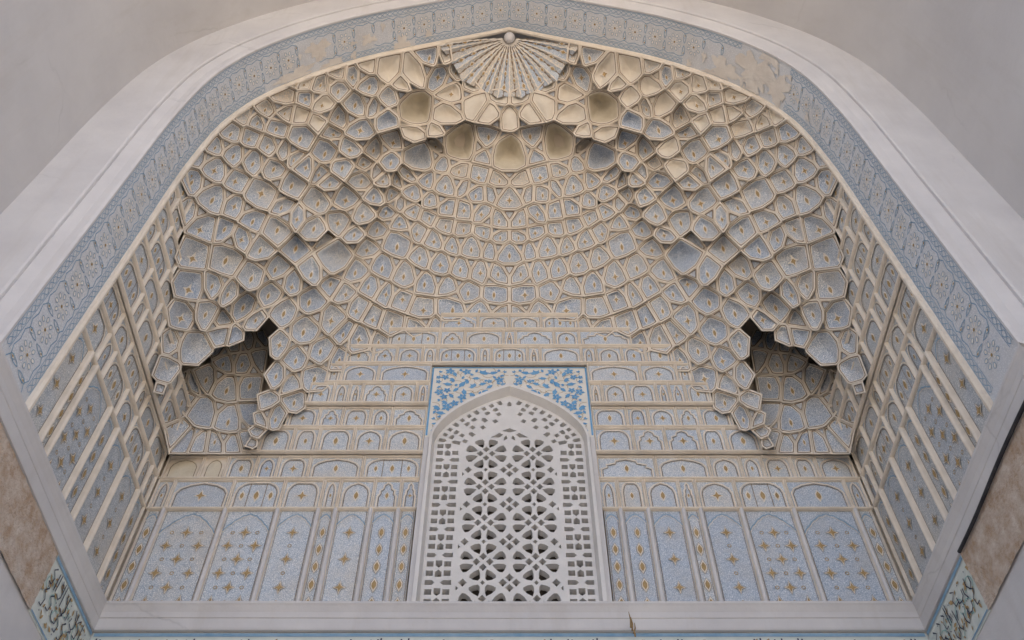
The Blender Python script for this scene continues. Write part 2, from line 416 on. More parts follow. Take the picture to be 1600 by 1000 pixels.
FOLDS = [([(660, 128), (632, 142), (616, 168), (612, 192), (606, 210), (580, 216), (572, 230), (563, 252), (547, 282), (526, 300), (519, 315), (512, 345), (504, 372), (498, 392)], .20),
         ([(690, 212), (660, 214), (636, 224), (630, 238), (620, 262), (608, 294), (601, 312), (584, 341), (576, 357), (566, 374), (556, 388)], .17),
         ([(520, 190), (502, 208), (492, 228), (487, 250), (486, 278), (480, 330), (470, 362), (452, 380), (428, 396), (416, 415), (402, 458), (382, 462), (352, 486)], .16),
         ([(745, 188), (716, 186), (712, 200), (695, 206), (690, 214)], .12)]
def seg_dist(c, line):
    best = 1e9; sgn = 1
    for (a, b_) in zip(line[:-1], line[1:]):
        a = np.array(a, float); b_ = np.array(b_, float); d = b_ - a; t = max(0, min(1, ((c - a) @ d) / (d @ d))); q = a + t * d
        dd = np.linalg.norm(c - q)
        if dd < best - 1e-6:
            best = dd; cr = d[0] * (c[1] - a[1]) - d[1] * (c[0] - a[0]); sgn = 1 if cr > 0 else -1
    return best, sgn                          # sgn +1: left (proud) side of a line that runs down and left
HEDGE = [(243, 612), (262, 590), (298, 583), (330, 560), (372, 532), (412, 505), (420, 540), (408, 605), (394, 690)]
def fold_off(c):
    c = np.array([c[0] if c[0] <= CX else 2 * CX - c[0], c[1]]); o = 0
    for line, A in FOLDS:
        d, s = seg_dist(c, line)
        o += 2.0 * A * math.exp(-d / 40) if s > 0 else -1.4 * A * math.exp(-d / 38)
    o += .36 * math.exp(-seg_dist(c, HEDGE)[0] / 26)
    return o

def vault_cell(poly2, kind, parent, name, mb=None, hollow=False, skirt=.14, star=None, dep=None, off=None, fw=2.5, fieldmat='field', tilt=.055):
    c = centroid(poly2)
    if area2(poly2) < 0: poly2 = poly2[::-1]
    own = mb is None
    if own: mb = MB()
    A = abs(area2(poly2)); rad = math.sqrt(A / math.pi)
    up = up_at(c)
    if off is None: off = 0 if hollow else fold_off(c)
    scl = .0115                                # metres per chart unit, about
    mid = min(1, abs(c[0] - CX) / 190); mid = max(mid, .25 if c[1] > 255 else 1)
    tilt = tilt * (.45 + .55 * mid)
    if dep is None: dep = (.42 + .30 * mid) * rad * scl
    fw_ = min(fw, rad * .27)
    P0 = dense(poly2, 0)
    in1 = inset(poly2, fw_ * .45, c); in2 = inset(poly2, fw_, c); in3 = inset(poly2, fw_ + 1.2, c); in4 = inset(poly2, fw_ + 2.3, c)
    rings = [(P0, -skirt, None), (P0, 0, 'rib'), (dense(in1, .2), .018, 'rib'), (dense(in2, .4), .006, 'rib'), (dense(in3, .5), -.028, 'line'), (dense(in4, .6), -.036, 'pale')]
    base = dense(in4, .6); cm = np.mean(base, axis=0); cc = cm + up * rad * (.22 if star else .1)
    fld = fieldmat
    bowl = lambda t: 1 - (1 - t) ** 1.8
    for t in (.2, .45, .7, .88):
        rr = [cc + (q - cc) * (1 - t) for q in base]
        rings.append((rr, -.036 - dep * bowl(t), fld))
    def gauge(q):
        g_ = 0
        for k in range(len(base)):
            e = base[(k + 1) % len(base)] - base[k]; nn = np.array([e[1], -e[0]]); dn = nn @ (base[k] - cc)
            if abs(dn) > 1e-6: g_ = max(g_, nn @ (q - cc) / dn)
        return min(1, g_)
    n = len(P0); allp = np.array([q for r in rings for q in r[0]] + [cc])
    tl = (lambda a: -tilt * np.clip(((np.asarray(a) - cc) @ up) / rad, -1.3, 1.3))
    hh = np.array([r[1] for r in rings for _ in range(n)] + [-.036 - dep * 1.0])
    P, D = vault_hit(allp, hollow)
    Q = P - D * (off + hh + tl(allp))[:, None]
    i0 = mb.add(Q)
    for k in range(1, len(rings)):
        mb.ring(i0 + (k - 1) * n, i0 + k * n, n, rings[k][2], True, k >= 6)
    L = i0 + (len(rings) - 1) * n
    for k in range(n): mb.face((L + k, L + (k + 1) % n, i0 + len(rings) * n), fld, True)
    if star:
        sc = cm - up * rad * .12; r = rad * (.30 if star == 'star' else .26)
        for mat, rr, h in (('pale', r * 1.5, .010), ('gold', r * .92, .020)):
            sp = star4(sc, rr, up) if star == 'star' else almond(sc, rr, up)
            g_ = np.array(sp + [sc]); tt = np.array([1 - gauge(q) for q in g_])
            P, D = vault_hit(g_, hollow); H = off - .036 - dep * bowl(tt) + h + .012 + tl(g_)
            j = mb.add(P - D * H[:, None]); m_ = len(sp)
            for k in range(m_): mb.face((j + k, j + (k + 1) % m_, j + m_), mat)
    if own: return mb.build(name, parent)

# traced stations of the cells on one half of the vault: chart x, chart y, size, kind
# kinds: p painted, l light (no star), f faded, b bare, u bare bulb, d deep bare niche, e deep painted niche, g ghost (bounds only)
CELLS = """638 273 13 p;667 280 12 p;622 284 10 p;612 303 11 p;643 301 13 p;626 317 10 l;643 331 11 p;606 334 11 p;625 350 13 p;655 361 11 p;
620 379 19 p;696 290 15 p;718 269 12 f;725 291 10 l;748 274 13 p;744 301 13 p;768 300 9 l;776 283 10 f;796 313 16 p;675 315 10 p;
698 325 12 p;726 330 12 p;752 335 12 p;669 340 10 p;695 353 13 p;723 359 12 p;754 364 13 p;780 344 11 p;780 371 10 p;679 374 13 p;
707 382 10 p;737 384 16 p;765 388 9 l;796 397 16 p;659 403 12 p;688 412 14 p;721 421 13 p;748 426 12 p;779 430 12 p;634 430 15 p;
665 441 12 p;702 447 10 l;733 457 15 p;773 461 17 p;603 461 12 p;625 470 14 p;659 484 16 p;705 484 19 p;750 488 17 p;781 489 11 p;
613 503 16 p;651 511 14 p;680 510 9 l;
607 153 12 f;605 187 14 e;648 172 24 d;643 208 13 b;697 180 18 b;687 202 9 b;614 219 13 p;608 251 13 p;655 248 23 e;719 223 26 d;
761 214 16 p;796 240 28 d;742 162 17 u;766 178 15 u;796 184 14 u;708 146 15 b;755 243 8 l;685 229 7 b;689 258 9 l;
440 150 15 f;482 155 11 p;503 163 15 b;529 138 13 p;556 164 17 p;584 167 9 l;445 177 12 f;471 182 13 b;494 191 13 b;530 184 14 p;
433 199 15 p;472 213 19 p;561 205 16 p;517 208 11 p;421 226 14 p;444 235 11 l;508 236 18 p;547 232 15 p;586 236 13 p;463 245 11 p;
477 261 15 p;535 261 16 p;426 266 15 p;500 270 11 p;571 257 11 p;458 288 15 p;515 287 13 p;562 282 16 p;587 268 9 l;600 283 10 p;
407 303 22 p;443 324 12 p;496 314 17 p;465 341 14 p;540 310 18 p;587 307 13 p;568 335 15 p;434 360 19 p;489 358 19 p;529 346 16 p;
554 367 12 p;589 360 14 p;461 388 16 p;522 402 25 e;574 387 13 p;506 375 8 l;
435 418 13 p;458 441 13 p;488 423 17 p;517 445 11 p;556 425 15 p;599 415 15 p;579 447 14 p;424 461 14 p;487 471 17 p;539 459 12 p;
560 479 13 p;444 487 17 p;477 515 19 p;519 499 17 p;584 493 11 p;538 518 12 p;562 531 17 p;434 539 15 p;460 559 14 p;503 549 16 p;
528 563 13 p;431 586 15 p;453 600 9 l;493 592 18 p;591 537 11 p;
418 171 12 f;378 181 12 f;401 191 12 p;361 206 15 p;392 213 13 p;336 228 13 p;365 241 14 p;396 253 15 p;335 263 17 p;312 246 9 l;
303 283 13 p;372 283 14 p;332 311 19 p;365 321 14 p;395 342 15 p;320 354 17 p;350 360 13 p;377 372 14 p;294 330 11 l;409 389 14 p;
303 396 19 p;353 405 21 p;297 447 19 p;335 447 13 p;393 431 15 p;358 459 13 p;380 480 17 p;398 502 13 p;286 491 17 p;322 491 15 p;
343 502 9 l;346 522 11 l;366 527 9 l;303 546 22 q;258 580 18 q;268 537 10 l;
499 134 13 p;551 119 12 p;576 134 15 p;531 116 9 f;574 104 10 f;607 108 17 b;646 112 17 b;672 88 15 p;694 88 10 f;688 118 15 p;
710 112 10 f;628 128 9 b;736 138 11 b;781 152 10 b;414 627 12 l;431 651 13 p;406 655 8 l;399 674 7 l;392 692 6 l;250 607 7 l;462 628 13 p;455 119 10 f;480 128 9 b"""
CELLS = [(float(a), float(b_), float(c), d) for a, b_, c, d in (s.split() for s in CELLS.replace('\n', '').split(';') if s.strip())]
GHOSTS = [(722, 84, 13), (735, 104, 13), (757, 120, 13), (796, 122, 16), (776, 122, 12), (740, 78, 20), (796, 90, 25),
          (796, 512, 15), (765, 514, 15), (735, 513, 15), (706, 514, 13), (690, 535, 10), (660, 538, 14), (630, 538, 14), (622, 560, 10), (600, 563, 11), (570, 566, 13),
          (550, 592, 14), (528, 596, 10), (520, 625, 14), (496, 630, 14), (480, 656, 12), (456, 664, 12), (440, 692, 12), (417, 694, 11), (404, 710, 8), (386, 709, 7),
          (272, 298, 8), (265, 338, 12), (259, 378, 12), (249, 418, 14), (245, 458, 12), (239, 498, 12), (235, 538, 10), (232, 570, 10), (232, 602, 8), (246, 624, 7), (268, 614, 9), (285, 600, 12), (300, 588, 9),
          (330, 575, 12), (355, 560, 10), (375, 548, 10), (398, 530, 9), (413, 515, 7), (416, 540, 7), (411, 570, 8), (404, 600, 9), (394, 630, 8), (386, 658, 8), (380, 684, 8),
          (315, 208, 9)]
HCELLS = """352 567 12 p;380 567 14 p;404 558 12 l;322 590 16 p;352 605 16 p;388 604 13 p;410 528 9 l;390 534 10 l;288 622 12 l;316 644 17 q;357 656 16 p;389 648 10 l;
283 674 8 l;294 684 7 l;312 692 12 l;336 696 13 p;362 696 13 l;384 690 9 l;268 640 10 l;300 600 10 l;282 596 9 l;340 545 9 l;366 540 9 l"""
HCELLS = [(float(a), float(b_), float(c), d) for a, b_, c, d in (s.split() for s in HCELLS.replace('\n', '').split(';') if s.strip())]
HGHOST = [(270, 572, 10), (310, 556, 10), (425, 520, 8), (350, 518, 10), (325, 535, 10), (400, 500, 8)]
HCLIP = []
for (ax, ay), (bx, by) in (((238, 575), (263, 708)), ((240, 710), (400, 710)), ((428, 500), (392, 712)), ((240, 575), (420, 480))):
    n_ = (by - ay, -(bx - ax)); c_ = n_[0] * ax + n_[1] * ay
    if n_[0] * 335 + n_[1] * 620 > c_: n_ = (-n_[0], -n_[1]); c_ = -c_
    HCLIP.append((n_, c_))

def power_cells(seeds, box, clip=None):
    out = []
    for i_, (x, y, r) in enumerate(seeds):
        p = list(box)
        for j, (x2, y2, r2) in enumerate(seeds):
            if i_ == j: continue
            dx, dy = x2 - x, y2 - y; d2 = dx * dx + dy * dy
            if d2 > 170 ** 2: continue
            c = (x2 * x2 + y2 * y2 - r2 * r2 - x * x - y * y + r * r) / 2
            p = clip_half(p, (dx, dy), c)
            if len(p) < 3: break
        if clip and len(p) >= 3:
            for n, c in clip:
                p = clip_half(p, n, c)
                if len(p) < 3: break
        out.append(p if len(p) >= 3 else None)
    return out

# the arch line in the chart bounds the vault
al = [chart((x * .992, YF + .04, z - .02)) for x, z in ARCH[1:]]
arch_clip = []
for k in range(len(al) - 1):
    for mir in (False, True):
        a, c_ = al[k], al[k + 1]      # right side: rising towards the apex
        if mir: a, c_ = (2 * CX - a[0], a[1]), (2 * CX - c_[0], c_[1])
        n = (c_[1] - a[1], -(c_[0] - a[0])); cc_ = n[0] * a[0] + n[1] * a[1]
        if n[0] * CX + n[1] * 480 > cc_: n = (-n[0], -n[1]); cc_ = -cc_
        arch_clip.append((n, cc_))
BOX = [(150, 20), (1450, 20), (1450, 760), (150, 760)]
def both(lst):
    full = []
    for e in lst:
        full.append(e)
        if abs(e[0] - CX) > 1: full.append((2 * CX - e[0],) + tuple(e[1:]))
    return full
def truncate(cells, real):
    """cut small triangles at the joints where a rib between two neighbours runs up against the next tier"""
    tris = []; idx = {}
    for i_, p in enumerate(cells):
        if p is None or not real[i_]: continue
        for v in p: idx.setdefault((round(v[0] / 1.0), round(v[1] / 1.0)), []).append((i_, v))
    keys = list(idx); done = set(); groups = []
    for k in keys:
        if k in done: continue
        g_ = []
        for dx in (-1, 0, 1):
            for dy in (-1, 0, 1):
                kk = (k[0] + dx, k[1] + dy)
                if kk in idx and kk not in done:
                    for e in idx[kk]:
                        if math.hypot(e[1][0] - idx[k][0][1][0], e[1][1] - idx[k][0][1][1]) < .9: g_.append(e)
        for dx in (-1, 0, 1):
            for dy in (-1, 0, 1): done.add((k[0] + dx, k[1] + dy)) if (k[0] + dx, k[1] + dy) in idx and all(e in g_ for e in idx[(k[0] + dx, k[1] + dy)]) else None
        done.add(k); groups.append(g_)
    rep = {}
    for g_ in groups:
        ids = sorted(set(e[0] for e in g_))
        if len(ids) != 3: continue
        v = np.mean([e[1] for e in g_], axis=0); up = up_at(v)
        nb = []
        for i_ in ids:
            p = cells[i_]; k = min(range(len(p)), key=lambda q: math.hypot(p[q][0] - v[0], p[q][1] - v[1]))
            nb += [np.array(p[k - 1]), np.array(p[(k + 1) % len(p)])]
        dirs = []
        for q in nb:
            d = q - v; l = np.linalg.norm(d)
            if l < 2: continue
            if not any((d / l) @ e[0] > .97 for e in dirs): dirs.append((d / l, l))
            else:
                for m_ in range(len(dirs)):
                    if (d / l) @ dirs[m_][0] > .97: dirs[m_] = (dirs[m_][0], min(l, dirs[m_][1]))
        if len(dirs) != 3: continue
        ups = [float(d @ up) for d, l in dirs]
        if sorted(ups)[1] < -.22 or min(ups) > -.3: continue
        if min(l for d, l in dirs) < 6: continue
        pts = [v + d * min(.47 * l, 13.5) for d, l in dirs]
        ang = [math.atan2(d[1], d[0]) for d, l in dirs]; pts = [pts[k] for k in np.argsort(ang)]
        tris.append((pts, ids)); rep.setdefault(tuple(np.round(v, 2)), (v, pts))
        for i_ in ids:
            p = cells[i_]; k = min(range(len(p)), key=lambda q: math.hypot(p[q][0] - v[0], p[q][1] - v[1]))
            a = np.array(p[k - 1]) - v; c_ = np.array(p[(k + 1) % len(p)]) - v
            pa = max(pts, key=lambda q: (q - v) @ a / (np.linalg.norm(q - v) * np.linalg.norm(a) + 1e-9)); pc = max(pts, key=lambda q: (q - v) @ c_ / (np.linalg.norm(q - v) * np.linalg.norm(c_) + 1e-9))
            cells[i_] = p[:k] + [tuple(pa), tuple(pc)] + p[k + 1:]
    return tris

vault = new_empty('muqarnas_vault', (0, YB, 7.4), 'half dome of blue and cream honeycomb niches filling the pointed arch', 'vault')
seeds = both(CELLS); gh = both([(a, b_, c, 'g') for a, b_, c in GHOSTS]); allc = seeds + gh
polys = power_cells([e[:3] for e in allc], BOX, arch_clip)
real = [e[3] != 'g' for e in allc]
polys = [tidy(p) if p else None for p in polys]
tris = truncate(polys, real)
def in_loss(x, y):
    """areas where the paint has gone (right side near the arch, small ones on the left)"""
    for cx, cy, rx, ry in ((1130, 150, 125, 62), (1220, 190, 70, 40), (1000, 190, 60, 50), (1050, 250, 55, 28), (950, 130, 45, 50), (470, 128, 60, 18), (612, 110, 40, 30), (640, 180, 30, 35)):
        if ((x - cx) / rx) ** 2 + ((y - cy) / ry) ** 2 < 1: return True
    return False
order = sorted([k for k in range(len(seeds)) if polys[k]], key=lambda k: -abs(area2(polys[k])))
npaint = 0; rest = MB()
rng = random.Random(3)
for k in order:
    x, y, r, kd = seeds[k]; p = tidy(polys[k], 1.2)
    if len(p) < 3 or abs(area2(p)) < 60: continue
    edge = x < 440 or x > 2 * CX - 440
    sk = .75 if (y > 470 and (x < 445 or x > 2 * CX - 445)) else .32
    star = None; fm_ = 'field'; dep = None; nm = 'painted_niche'
    rad = math.sqrt(abs(area2(p)) / math.pi) * .0115
    if in_loss(x, y) and kd in 'plf' and rng.random() < .8: kd = 'b' if rng.random() < .6 else 'f'
    if kd == 'p': star = 'star' if rng.random() < .4 else 'almond'
    if kd == 'q': dep = .75 * rad
    if kd == 'f': fm_ = 'faded'; star = 'almond' if rng.random() < .5 else None
    if kd == 'b': fm_ = 'bare'; nm = 'bare_niche'; star = 'star' if rng.random() < .3 else None
    if kd == 'u': fm_ = 'bare'; nm = 'bare_bulb'; dep = -.30 * rad
    if kd == 'd': fm_ = 'niche'; nm = 'deep_niche'; dep = 1.7 * rad; sk = dep + .2
    if kd == 'e': dep = 1.2 * rad; nm = 'deep_niche'; sk = .5
    if nm == 'painted_niche':
        npaint += 1
        if npaint > 300:
            vault_cell(p, kd, None, nm, mb=rest, skirt=sk, star=star, dep=dep, fieldmat=fm_); continue
    vault_cell(p, kd, vault, nm, skirt=sk, star=star, dep=dep, fieldmat=fm_)
if rest.v: rest.build('small_niches', vault, kind='stuff')
tr_rest = MB(); nt3 = 0
tris.sort(key=lambda t: -abs(area2(t[0])))
for pts, ids in tris:
    if abs(area2(pts)) < 25: continue
    nt3 += 1; offs = [fold_off(centroid(polys[k])) for k in ids]
    x, y = np.mean(pts, axis=0); fm_ = 'bare' if in_loss(x, y) else 'filler'
    vault_cell([tuple(q) for q in pts], 't', vault, 'triangle_filler', mb=None if nt3 <= 300 else tr_rest, skirt=.3, dep=.01, off=float(np.mean(offs)) - .012, fw=1.3, tilt=.0, fieldmat=fm_)
if tr_rest.v: tr_rest.build('small_fillers', vault, kind='stuff')

# corner hollows under the lowest pendants
hall = HCELLS + [(a, b_, c, 'g') for a, b_, c in HGHOST]
hp = power_cells([e[:3] for e in hall], BOX, HCLIP)
hp = [tidy(p) if p else None for p in hp]
htr = truncate(hp, [e[3] != 'g' for e in hall])
mir = lambda p: [(2 * CX - q[0], q[1]) for q in p][::-1]
for side in (0, 1):
    for k, (x, y, r, kd) in enumerate(HCELLS):
        if not hp[k]: continue
        p = tidy(hp[k], 1.2)
        if len(p) < 3: continue
        vault_cell(mir(p) if side else p, kd, vault, 'hollow_niche', hollow=True, skirt=.1, star='almond' if kd == 'p' else None, dep=.05, tilt=.05, off=.0)
    for pts, ids in htr:
        p = [tuple(q) for q in pts]
        if abs(area2(pts)) > 25: vault_cell(mir(p) if side else p, 't', vault, 'triangle_filler', hollow=True, skirt=.1, dep=.01, off=.01, tilt=.0, fw=1.3, fieldmat='filler')

# rough shell behind the niches
sh = MB(); rows = []
for z in np.linspace(9.6, 19.9, 24):
    e = float(np.interp(z, PZ, PV)) + (6 if z < 13.2 else 0); r = arch_half(z) / HW + .15; row = []
    for t in np.linspace(0, math.pi, 41):
        c, s = math.cos(t), math.sin(t); k = (abs(c) ** e + abs(s) ** e) ** (-1 / e) * r
        row.append((k * c * HW, YF - .0 + k * s * (YB - YF), z + .35))
    rows.append(row)
sh.grid(rows, 'shell'); sh.build('backing_shell', vault)

# fan of flutes under the apex ball
AP = np.array([0, YF + .16, 19.72])
fanpx = [(680, 68), (690, 77), (700, 88), (708, 100), (716, 113), (722, 124), (733, 131), (745, 137), (757, 143), (768, 147), (780, 150), (796, 151)]
fanpx = fanpx + [(2 * CX - x, y) for x, y in fanpx[-2::-1]]
_f = np.array(fanpx); fanpx = [(float(np.interp(t, range(len(_f)), _f[:, 0])), float(np.interp(t, range(len(_f)), _f[:, 1])) + (4 if k % 4 == 0 else 0)) for k, t in enumerate(np.linspace(0, len(_f) - 1, 37))]
fp, fd = vault_hit(fanpx)
for k in range(0, len(fanpx) - 2, 2):
    a, m_, c_ = [fp[k + q] - fd[k + q] * (.10 if q != 1 else .04) for q in range(3)]
    mb = MB(); rws = []
    for t in np.linspace(.10, 1, 9):
        rr = []
        for q in (a, a + (m_ - a) * .5, m_, m_ + (c_ - m_) * .5, c_):
            rr.append(AP + (q - AP) * t + np.array([0, 0, .12 * math.sin(math.pi * t)]))
        rws.append(rr)
    mb.grid(rws, 'faded' if k % 4 else 'panel', smooth=False)
    nrm = np.array([0, -.3, -1.0]); nrm /= np.linalg.norm(nrm)
    for (t, sz, side) in ((.42, .035, .5), (.64, .05, .5), (.86, .06, .5)) if k % 4 == 0 else ((.75, .05, .5),):
        q = a + (m_ - a) * side * 2 if side <= .5 else m_ + (c_ - m_) * (side - .5) * 2
        ax = (q - AP); ax = ax / np.linalg.norm(ax); sd = np.cross(ax, nrm); sd /= np.linalg.norm(sd)
        o = AP + (q - AP) * t + np.array([0, 0, .12 * math.sin(math.pi * t)]) + nrm * .045
        for mat, s_, hh in (('pale', sz * 1.5, 0), ('gold', sz, .012)):
            j = mb.add([o + nrm * hh + ax * s_, o + nrm * hh + sd * s_ * .55, o + nrm * hh - ax * s_, o + nrm * hh - sd * s_ * .55]); mb.face((j, j + 1, j + 2, j + 3), mat)
    for qa in (a, m_):
        ridge = [AP + (qa - AP) * t + np.array([0, 0, .12 * math.sin(math.pi * t)]) + nrm * .012 for t in np.linspace(.1, 1, 25)]
        sdv = np.cross((qa - AP) / np.linalg.norm(qa - AP), nrm)
        mb.grid([[q - sdv * (.014 + .010 * math.sin(k * 2.1)) for k, q in enumerate(ridge)], [q + sdv * (.014 + .010 * math.sin(k * 2.1 + 1)) for k, q in enumerate(ridge)]], 'pale' if qa is a else 'line')
    mb.build('fan_flute', vault)
ball = MB(); rr = .12; rws = []
for i_ in range(11):
    th = math.pi * i_ / 10; rws.append([(rr * math.sin(th) * math.cos(q), YF + .12 + rr * math.sin(th) * math.sin(q), 19.66 + rr * math.cos(th) * 1.15) for q in np.linspace(0, 2 * math.pi, 18, endpoint=False)])
ball.grid(rws, 'white', True); ball.build('apex_boss', vault)
cone = MB(); cone.grid([[(r_ * math.cos(q), YF + .2 + r_ * .8 * math.sin(q), z) for q in np.linspace(0, math.pi, 15)] for r_, z in ((.08, 19.72), (.22, 19.70), (.42, 19.62))], 'bare'); cone.build('apex_collar', vault)

# ------------------------------------------------------------------ walls of panels
PR = random.Random(11)
def arch_shape(x0, x1, z0, z1, style):
    w_ = x1 - x0; h = z1 - z0
    if style == 'ogee':
        cx = (x0 + x1) / 2
        L = [(x0, z0), (x0, z0 + .45 * h), (x0 + .12 * w_, z0 + .55 * h), (x0 + .10 * w_, z0 + .68 * h), (x0 + .28 * w_, z0 + .76 * h), (x0 + .30 * w_, z0 + .90 * h), (cx, z1)]
    elif style == 'point':
        cx = (x0 + x1) / 2
        L = [(x0, z0), (x0, z0 + .58 * h), (x0 + .07 * w_, z0 + .76 * h), (x0 + .24 * w_, z0 + .91 * h), (cx, z1)]
    else:
        L = [(x0, z0), (x0, z0 + .6 * h), (x0 + .04 * w_, z0 + .78 * h), (x0 + .13 * w_, z0 + .92 * h), (x0 + .26 * w_, z1)]
    R = [(x0 + x1 - a, b_) for a, b_ in L[::-1]]
    if abs(L[-1][0] - R[0][0]) < 1e-6: R = R[1:]
    return L + R
def wall_panel(mapf, x0, x1, z0, z1, parent, fld, tall=False, style=None, bare=False, rib=.022):
    mb = MB(); w_, h = x1 - x0, z1 - z0
    rect = lambda k: [(x0 + k, z0 + k), (x1 - k, z0 + k), (x1 - k, z1 - k), (x0 + k, z1 - k)]
    ids = [mb.add([mapf(a, b_, d) for a, b_ in rect(k)]) for k, d in ((0, -.19), (0, .004), (rib * .5, .016), (rib, .004), (rib + .006, -.03))]
    for a, b_, m_ in zip(ids[:-1], ids[1:], ('rib', 'rib', 'rib', 'rib')): mb.ring(a, b_, 4, m_)
    mb.face([ids[-1] + k for k in range(4)], fld if not bare else 'rib')
    lay = lambda d: (lambda a, b_: mapf(a, b_, d))
    up = np.array([0, 1.0])
    if not tall:
        style = style or PR.choice(['flat', 'flat', 'point', 'point', 'ogee'] if w_ > .34 else ['point', 'ogee'])
        k = rib + .035
        shp = arch_shape(x0 + k, x1 - k, z0 + rib + .012, z1 - k * .9, style)
        if bare: poly(mb, shp, 'niche', lay(-.024))
        ribbon(mb, shp, .024, 'rib', lay(-.018)); 
        sh2 = arch_shape(x0 + k + .024, x1 - k - .024, z0 + rib + .012, z1 - k * .9 - .026, style)
        ribbon(mb, sh2, .011, 'line', lay(-.022)); 
        if bare: return mb.build('wall_panel', parent)
        c = np.array([(x0 + x1) / 2, z0 + h * .46]); r = min(w_, h) * .145
        if w_ > .62 and style == 'flat':
            for q in (.34, .66): ribbon(mb, [(x0 + q * w_, z0 + rib), (x0 + q * w_, z1 - k)], .010, 'line', lay(-.020))
            for q in (.22, .78):
                c2 = np.array([x0 + q * w_, c[1]]); poly(mb, almond(c2, r * 1.3, up), 'pale', lay(-.022)); poly(mb, almond(c2, r * .8, up), 'gold', lay(-.018))
        fn = star4 if PR.random() < .4 else almond
        poly(mb, fn(c, r * 1.5, up), 'pale', lay(-.024)); poly(mb, fn(c, r, up), 'gold', lay(-.016))
    else:
        k = rib + .02
        ribbon(mb, rect(k), .008, 'line', lay(-.024), True)
        n_ = 14; cxm = (x0 + x1) / 2; ht = min(.34, w_ * .42); sp = []
        for q in np.linspace(0, 1, 2 * n_ + 1):
            xx = x0 + k + (w_ - 2 * k) * q; e = abs(q - .5) * 2
            sp.append((xx, z1 - k - .06 - ht * e ** 1.7 + .016 * abs(math.sin(q * math.pi * 7))))
        ribbon(mb, sp, .014, 'blue', lay(-.020)); ribbon(mb, [(a, b_ - .035) for a, b_ in sp], .008, 'pale', lay(-.021))
        zz = z1 - .42; row = 0; r = .075
        while zz > z0 + .08:
            if w_ < .36: xs = [cxm]
            elif w_ < .58: xs = [cxm] if row % 2 == 0 else []
            else: xs = [cxm] if row % 2 == 0 else [cxm - w_ * .27, cxm + w_ * .27]
            fn = almond if w_ < .36 else star4
            for xx in xs:
                c = np.array([xx, zz]); rr = r * (1 + .06 * PR.uniform(-1, 1))
                poly(mb, fn(c, rr * 1.5, up), 'pale', lay(-.022)); poly(mb, fn(c, rr * 1.38, up) if fn is almond else star4(c, rr * 1.5, up, .30), 'pale', lay(-.020))
                ribbon(mb, fn(c, rr * 1.55, up), .007, 'line', lay(-.017), True); poly(mb, fn(c, rr, up), 'gold', lay(-.014))
            for xx in ([cxm - w_ * .25, cxm + w_ * .25] if row % 2 == 0 and w_ > .58 else ([cxm] if w_ > .5 else [])):
                ribbon(mb, [(xx + .025 * math.cos(q), zz + .025 * math.sin(q)) for q in np.linspace(0, 6.28, 8, endpoint=False)], .010, 'gold', lay(-.020), True)
            zz -= .30 if w_ < .36 else .235; row += 1
    return mb.build('wall_panel', parent)

SILL = 7.30
TZ = {y: zb(y) for y in (501, 524, 550, 577, 607, 640, 672, 711, 748, 795)}
back = new_empty('rear_wall', (0, YB, SILL), 'rear wall of framed blue panels with ochre stars either side of the window', 'wall')
bmap = lambda x, z, d: (x, YB - d, z)
PROUD = lambda y: .14 if y <= 640 else (.07 if y <= 711 else 0)
RIBX = [5.27, 5.01, 4.12, 3.36, 2.77, 2.52, 2.01, 1.61, 1.33]
ROWS = {(795, 748): RIBX, (748, 711): [5.26, 4.70, 4.32, 3.87, 3.54, 3.06, 2.24, 1.34], (711, 672): [3.93, 3.40, 3.0, 2.45, 1.95, 1.34],
        (672, 640): [3.6, 3.08, 2.7, 2.25, 1.9, 1.34], (640, 607): [3.33, 2.92, 2.66, 2.44, 1.97, 1.54, 1.33], (607, 577): [3.12, 2.85, 2.23, 1.33],
        (577, 550): [2.88, 2.38, 1.97, 1.52, 1.26, .54, .315], (550, 524): [2.18, 1.25, .8, .11], (524, 501): [1.27, .58, 0]}
for sx in (-1, 1):
    for a, c_ in zip(RIBX[:-1], RIBX[1:]):
        x0, x1 = sorted((sx * a, sx * c_)); wall_panel(bmap, x0 + .03, x1 - .03, SILL, TZ[795] - .008, back, 'panel', tall=True, rib=.006)
    for a in RIBX[1:-1]:
        mb = MB(); rws = []
        for t in np.linspace(0, math.pi, 7): rws.append([(sx * a + .04 * math.cos(t), YB - .07 * math.sin(t) + .03, z) for z in (SILL, TZ[795] - .006)])
        mb.grid(rws, 'white'); mb.build('vertical_rib', back)
    for (ya, yb_), xs in ROWS.items():
        for n_, (a, c_) in enumerate(zip(xs[:-1], xs[1:])):
            x0, x1 = sorted((sx * a, sx * c_))
            wall_panel(lambda x, z, d, q=PROUD(ya): (x, YB - q - d, z), x0 + .002, x1 - .002, TZ[ya] + .014, TZ[yb_] - .014, back, 'panel', bare=(ya == 748 and sx < 0 and n_ in (0, 1)))
for ya, xs in ((577, .315), (550, .11)):
    wall_panel(lambda x, z, d: (x, YB - .14 - d, z), -xs + .002, xs - .002, TZ[ya] + .014, TZ[{577: 550, 550: 524}[ya]] - .014, back, 'panel')
for y, hw, gap in ((795, 5.27, 1.33), (748, 5.27, 1.33), (711, 4.12, 1.33), (672, 3.82, 1.33), (640, 3.34, 1.33), (607, 3.06, 1.33), (577, 3.0, 0), (550, 2.88, 0), (524, 2.18, 0), (501, 1.27, 0)):
    for sx in ((-1, 1) if gap else (0,)):
        x0, x1 = sorted((sx * hw, sx * gap)) if sx else (-hw, hw)
        mb = MB(); rws = []
        for t in np.linspace(-.2, math.pi + .2, 8): rws.append([(x, YB - PROUD(y) - .062 * math.sin(t) + .02, TZ[y] + .022 * math.cos(t)) for x in (x0, x1)])
        mb.grid(rws, 'rib'); mb.build('tier_moulding', back)
mb = MB()
